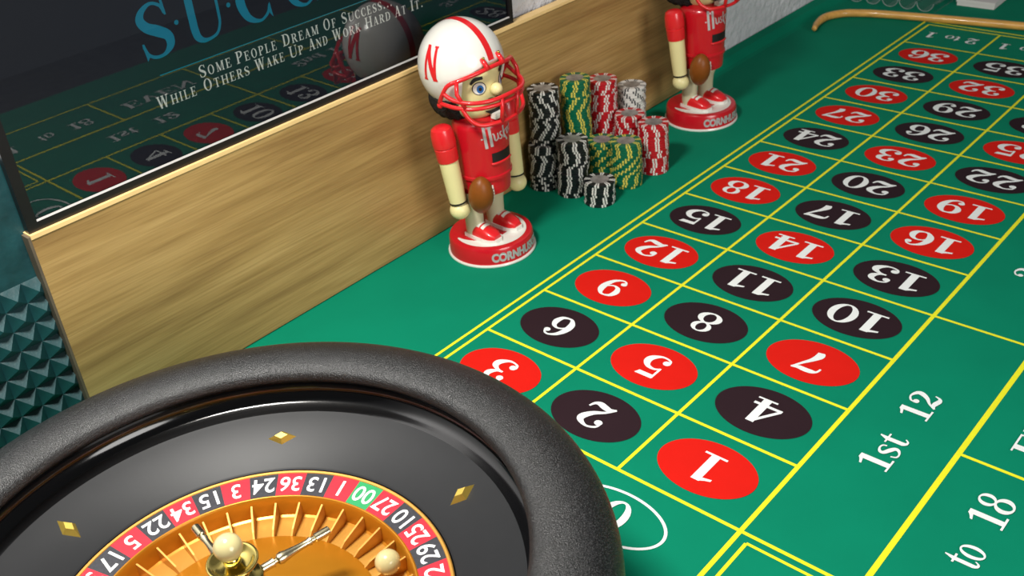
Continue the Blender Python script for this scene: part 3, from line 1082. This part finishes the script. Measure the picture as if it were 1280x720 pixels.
    for sx in (-1, 1):
        gn = Glyph(0)
        gn.stroke([(.0, 0, .10), (.0, .5, .10), (.0, 1, .10)], True).stroke([(.36, 0, .10), (.36, .5, .10), (.36, 1, .10)], True)
        gn.stroke([(.0, 1, .15), (.18, .5, .15), (.36, 0, .15)], True)
        for xx in (0, .36):
            for yy in (0, 1):
                gn.rect(xx - .08, xx + .08, yy - .03, yy + .03)
        vv = []
        for i, (a, b) in enumerate(gn.v):
            s, t = (a - .18) * .30, (b - .5) * .30
            el = radians(17) + t / .42
            az = -sx * 0 + (s / .38)
            if sx < 0:
                vv.append(hp(-pi / 2 + az, el, 1.008 + i * 1e-5))
            else:
                vv.append(hp(pi / 2 + az, el, 1.008 + i * 1e-5))
        obj('helmet_letter', mesh('helmet_letter', vv, gn.f, 'toy_red_bright'), helmet)
    # hair below the helmet
    hr = MB().lathe(spline([(.05, 1.42), (.24, 1.43), (.31, 1.52), (.33, 1.62), (.30, 1.72)], 4), 48, (0, .17, 0))
    hr.map(lambda x, y, z: (x * (1 + .05 * sin(23 * atan2(y - .17, x))), y if y > .02 else .02 + (y - .02) * .1, z + .015 * sin(17 * atan2(y - .17, x))))
    hr.build('hair', 'hair', R, True)
    # face mask bars
    fm = MB()
    rb = .020

    def sym(pts):
        return pts + [(-x, y, z) for x, y, z in reversed(pts[:-1])]
    brow = sym([(-.415, .07, 1.66), (-.425, .0, 1.77), (-.405, -.06, 1.85), (-.33, -.15, 1.89), (-.18, -.23, 1.925), (0, -.255, 1.94)])
    mid1 = sym([(-.425, .0, 1.77), (-.41, -.11, 1.72), (-.345, -.26, 1.70), (-.20, -.375, 1.70), (0, -.415, 1.71)])
    mid2 = sym([(-.415, .07, 1.66), (-.405, -.10, 1.65), (-.335, -.26, 1.64), (-.19, -.37, 1.645), (0, -.41, 1.65)])
    low = sym([(-.38, -.18, 1.64), (-.35, -.23, 1.54), (-.29, -.30, 1.48), (-.17, -.36, 1.47), (0, -.395, 1.47)])
    for pth in (brow, mid1, mid2, low):
        fm.tube(spline(pth, 4), rb, 8)
    for sx in (-1, 1):
        fm.tube([(sx * .36, -.12, 1.885), (sx * .40, -.15, 1.78), (sx * .37, -.21, 1.65)], rb, 8)
        fm.tube([(sx * .10, -.405, 1.71), (sx * .10, -.402, 1.58), (sx * .10, -.385, 1.47)], rb, 8)
        fm.tube([(sx * .10, -.27, 1.935), (sx * .10, -.235, 1.985), (sx * .10, -.20, 2.02)], rb * 1.2, 8)
    fm.build('face_mask', 'toy_red_bright', helmet, True)
    for sx in (-1, 1):
        MB().sphere((sx * .41, .07, 1.64), .03, n=14, m=8).build('mask_bolt', 'toy_red_bright', helmet, True)
        MB().sphere((sx * .10, -.225, 2.03), .014, n=10, m=8).build('mask_screw', 'brass', helmet, True)
    return R


nut = make_nutcracker()
nut2 = copy_tree(nut)
nut.location = Vector((1.905, .965, .001)) * U
nut2.location = Vector((5.715, .955, .001)) * U
nut2.rotation_euler = (0, 0, radians(-6))
for ch in nut2.children:          # its left arm hangs further back, hidden behind the torso
    if ch.name.startswith('arm') and max(v.co.x for v in ch.data.vertices) > 0:
        ch.location = Vector((-.05, .20, 0)) * U
tag(nut, 'red football player nutcracker between the wheel and the poker chips, whole helmet visible', 'figurine', 'football player nutcrackers')
tag(nut2, 'red football player nutcracker behind the poker chips, head cut off by the picture edge', 'figurine', 'football player nutcrackers')

# ------------------------------------------------------------------ poker chips
CR, CT = .166, .0285


def chip_mesh(name, body, spot):
    vs, fs, ms = [], [], []
    angs, kind = [], []
    for k in range(8):
        a0 = k * 45
        for da, kd in ((0, 1), (6.5, 0), (10.5, 1), (17, 0), (31, 0)):
            angs.append(radians(a0 + da))
            kind.append(kd)
    n = len(angs)
    rings = [(.60 * CR, CT), (.96 * CR, CT), (CR, CT - .004), (CR, .004), (.96 * CR, 0)]
    for r, z in rings:
        for a in angs:
            vs.append((r * cos(a), r * sin(a), z))
    for q in range(len(rings) - 1):
        for i in range(n):
            j = (i + 1) % n
            fs.append((q * n + i, (q + 1) * n + i, (q + 1) * n + j, q * n + j))
            ms.append(kind[i])
    fs.append(tuple(range(n)))
    ms.append(0)
    fs.append(tuple(range(5 * n - 1, 4 * n - 1, -1)))
    ms.append(0)
    return mesh(name, vs, fs, [body, spot], ms)


CH = {'black': chip_mesh('poker_chip', 'chip_black', 'chip_white'), 'green': chip_mesh('poker_chip', 'chip_green', 'chip_yellow'),
      'red': chip_mesh('poker_chip', 'chip_red', 'chip_white'), 'white': chip_mesh('poker_chip', 'chip_white', 'chip_grey')}
inl = [(.59 * CR * cos(2 * pi * i / 24), .59 * CR * sin(2 * pi * i / 24), CT + .0006) for i in range(24)]
inlay = mesh('inlay', inl, [tuple(range(24))], 'chip_inlay')


def ordinal(n):
    if 10 <= n % 100 <= 20:
        return f'{n}th'
    return f"{n}{ {1: 'st', 2: 'nd', 3: 'rd'}.get(n % 10, 'th') }"


# colour, base x, base y, top height, description of the stack, rough lean of the upper part
STACKS = [
    ('black', 3.25, 1.385, 1.12, 'the tallest black stack beside the board', (.07, .015)),
    ('green', 3.79, 1.345, 1.09, 'the tall green stack', (0, 0)),
    ('red', 4.27, 1.345, .925, 'the tall red stack', (0, 0)),
    ('white', 4.70, 1.26, .72, 'the only white stack', (0, 0)),
    ('red', 4.28, .985, .57, 'the red stack before the white one', (0, 0)),
    ('red', 4.215, .615, .565, 'the rightmost red stack', (0, 0)),
    ('black', 3.285, 1.025, .64, 'the middle-height black stack', (.02, -.01)),
    ('green', 3.80, 1.01, .425, 'the short green stack behind another', (0, 0)),
    ('green', 3.77, .655, .515, 'the front green stack', (.0, .0)),
    ('black', 3.275, .65, .25, 'the lowest black stack in front', (0, 0)),
]
for colr, sx, sy, hh, desc, lean in STACKS:
    cnt = round(hh / CT)
    rot = random.uniform(0, 1)
    drift = 0.0
    for k in range(cnt):
        t = k / max(1, cnt - 1)
        if random.random() < .10:
            rot = random.uniform(0, .78)
            drift = random.choice((0, 0, .06, -.06, .10))
        else:
            rot += drift + random.uniform(-.06, .06)
        if random.random() < .35:
            rot += random.choice((.16, -.16, .3))
        step = 1.0 if (k > cnt * .45) else 0.0
        jx, jy = random.uniform(-.006, .006), random.uniform(-.006, .006)
        c = obj('poker_chip', CH[colr], None, (sx + lean[0] * step + jx, sy + lean[1] * step + jy, .0008 + k * CT), (0, 0, rot))
        pos = cnt - k
        where = 'topmost' if pos == 1 else 'lowest' if k == 0 else f'{ordinal(pos)} from the top'
        tag(c, f'{colr} poker chip, {where} of {desc}', 'poker chip', f'poker chips of {desc}')
        if k == cnt - 1:
            obj('inlay', inlay, c)

# ------------------------------------------------------------------ dealer stick, clear tray, white box
stick_pts = [(9.16, 1.245), (9.42, 1.325), (9.72, 1.345), (9.97, 1.21), (10.10, 1.0), (10.18, .76), (10.26, .42), (10.40, -.28), (10.56, -1.17), (10.75, -2.2), (10.93, -3.2)]
sp = spline([(x, y, .058) for x, y in stick_pts], 6)
tag(MB().tube(sp, [.034 + .022 * min(1, i / 10) for i in range(len(sp))], 14).build('dealer_stick', 'stick_wood', None, True), 'hooked light wooden dealer stick lying at the far end of the felt', 'stick')

tray = tag(empty('chip_tray', (11.3, .83, .001)), 'clear plastic scalloped tray behind the wooden stick', 'tray')
for k in range(5):
    yy = .83 + (k - 2) * .27
    v, f = [], []
    n = 16
    arc = []
    for i in range(n + 1):
        a = pi + pi * i / n
        arc.append((yy - .83 + .125 * cos(a), .13 + .125 * sin(a)))
        for xx in (10.74, 12.4):
            v.append((xx - 11.3, arc[-1][0], arc[-1][1]))
    f = [(2 * i, 2 * i + 1, 2 * i + 3, 2 * i + 2) for i in range(n)]
    ch = obj('tray_channel', mesh('tray_channel', v, f, 'clear_plastic', None, True), tray)
    MB().tube([(10.74 - 11.3, p, q) for p, q in arc], .006, 6).build('channel_rim', 'clear_rim', ch, True)
MB().box(10.75 - 11.3, 12.4 - 11.3, -.70, -.675, .0, .14).build('tray_side', 'clear_plastic', tray)
MB().box(10.75 - 11.3, 12.4 - 11.3, .675, .70, .0, .14).build('tray_side', 'clear_plastic', tray)

bx = tag(empty('white_box', (11.75, -.25, .001), (0, 0, .03)), 'flat white box beyond the stick at the top edge', 'box')
MB().box(-.5, .5, -.27, .27, 0, .075).build('box_body', 'card_white', bx)
MB().box(-.51, .51, -.28, .28, .055, .10).build('box_lid', 'card_white', bx)
MB().add([(-.3, -.12, .1015), (.3, -.12, .1015), (.3, .12, .1015), (-.3, .12, .1015)], [(0, 1, 2, 3)]).build('box_label', 'card_pink', bx)
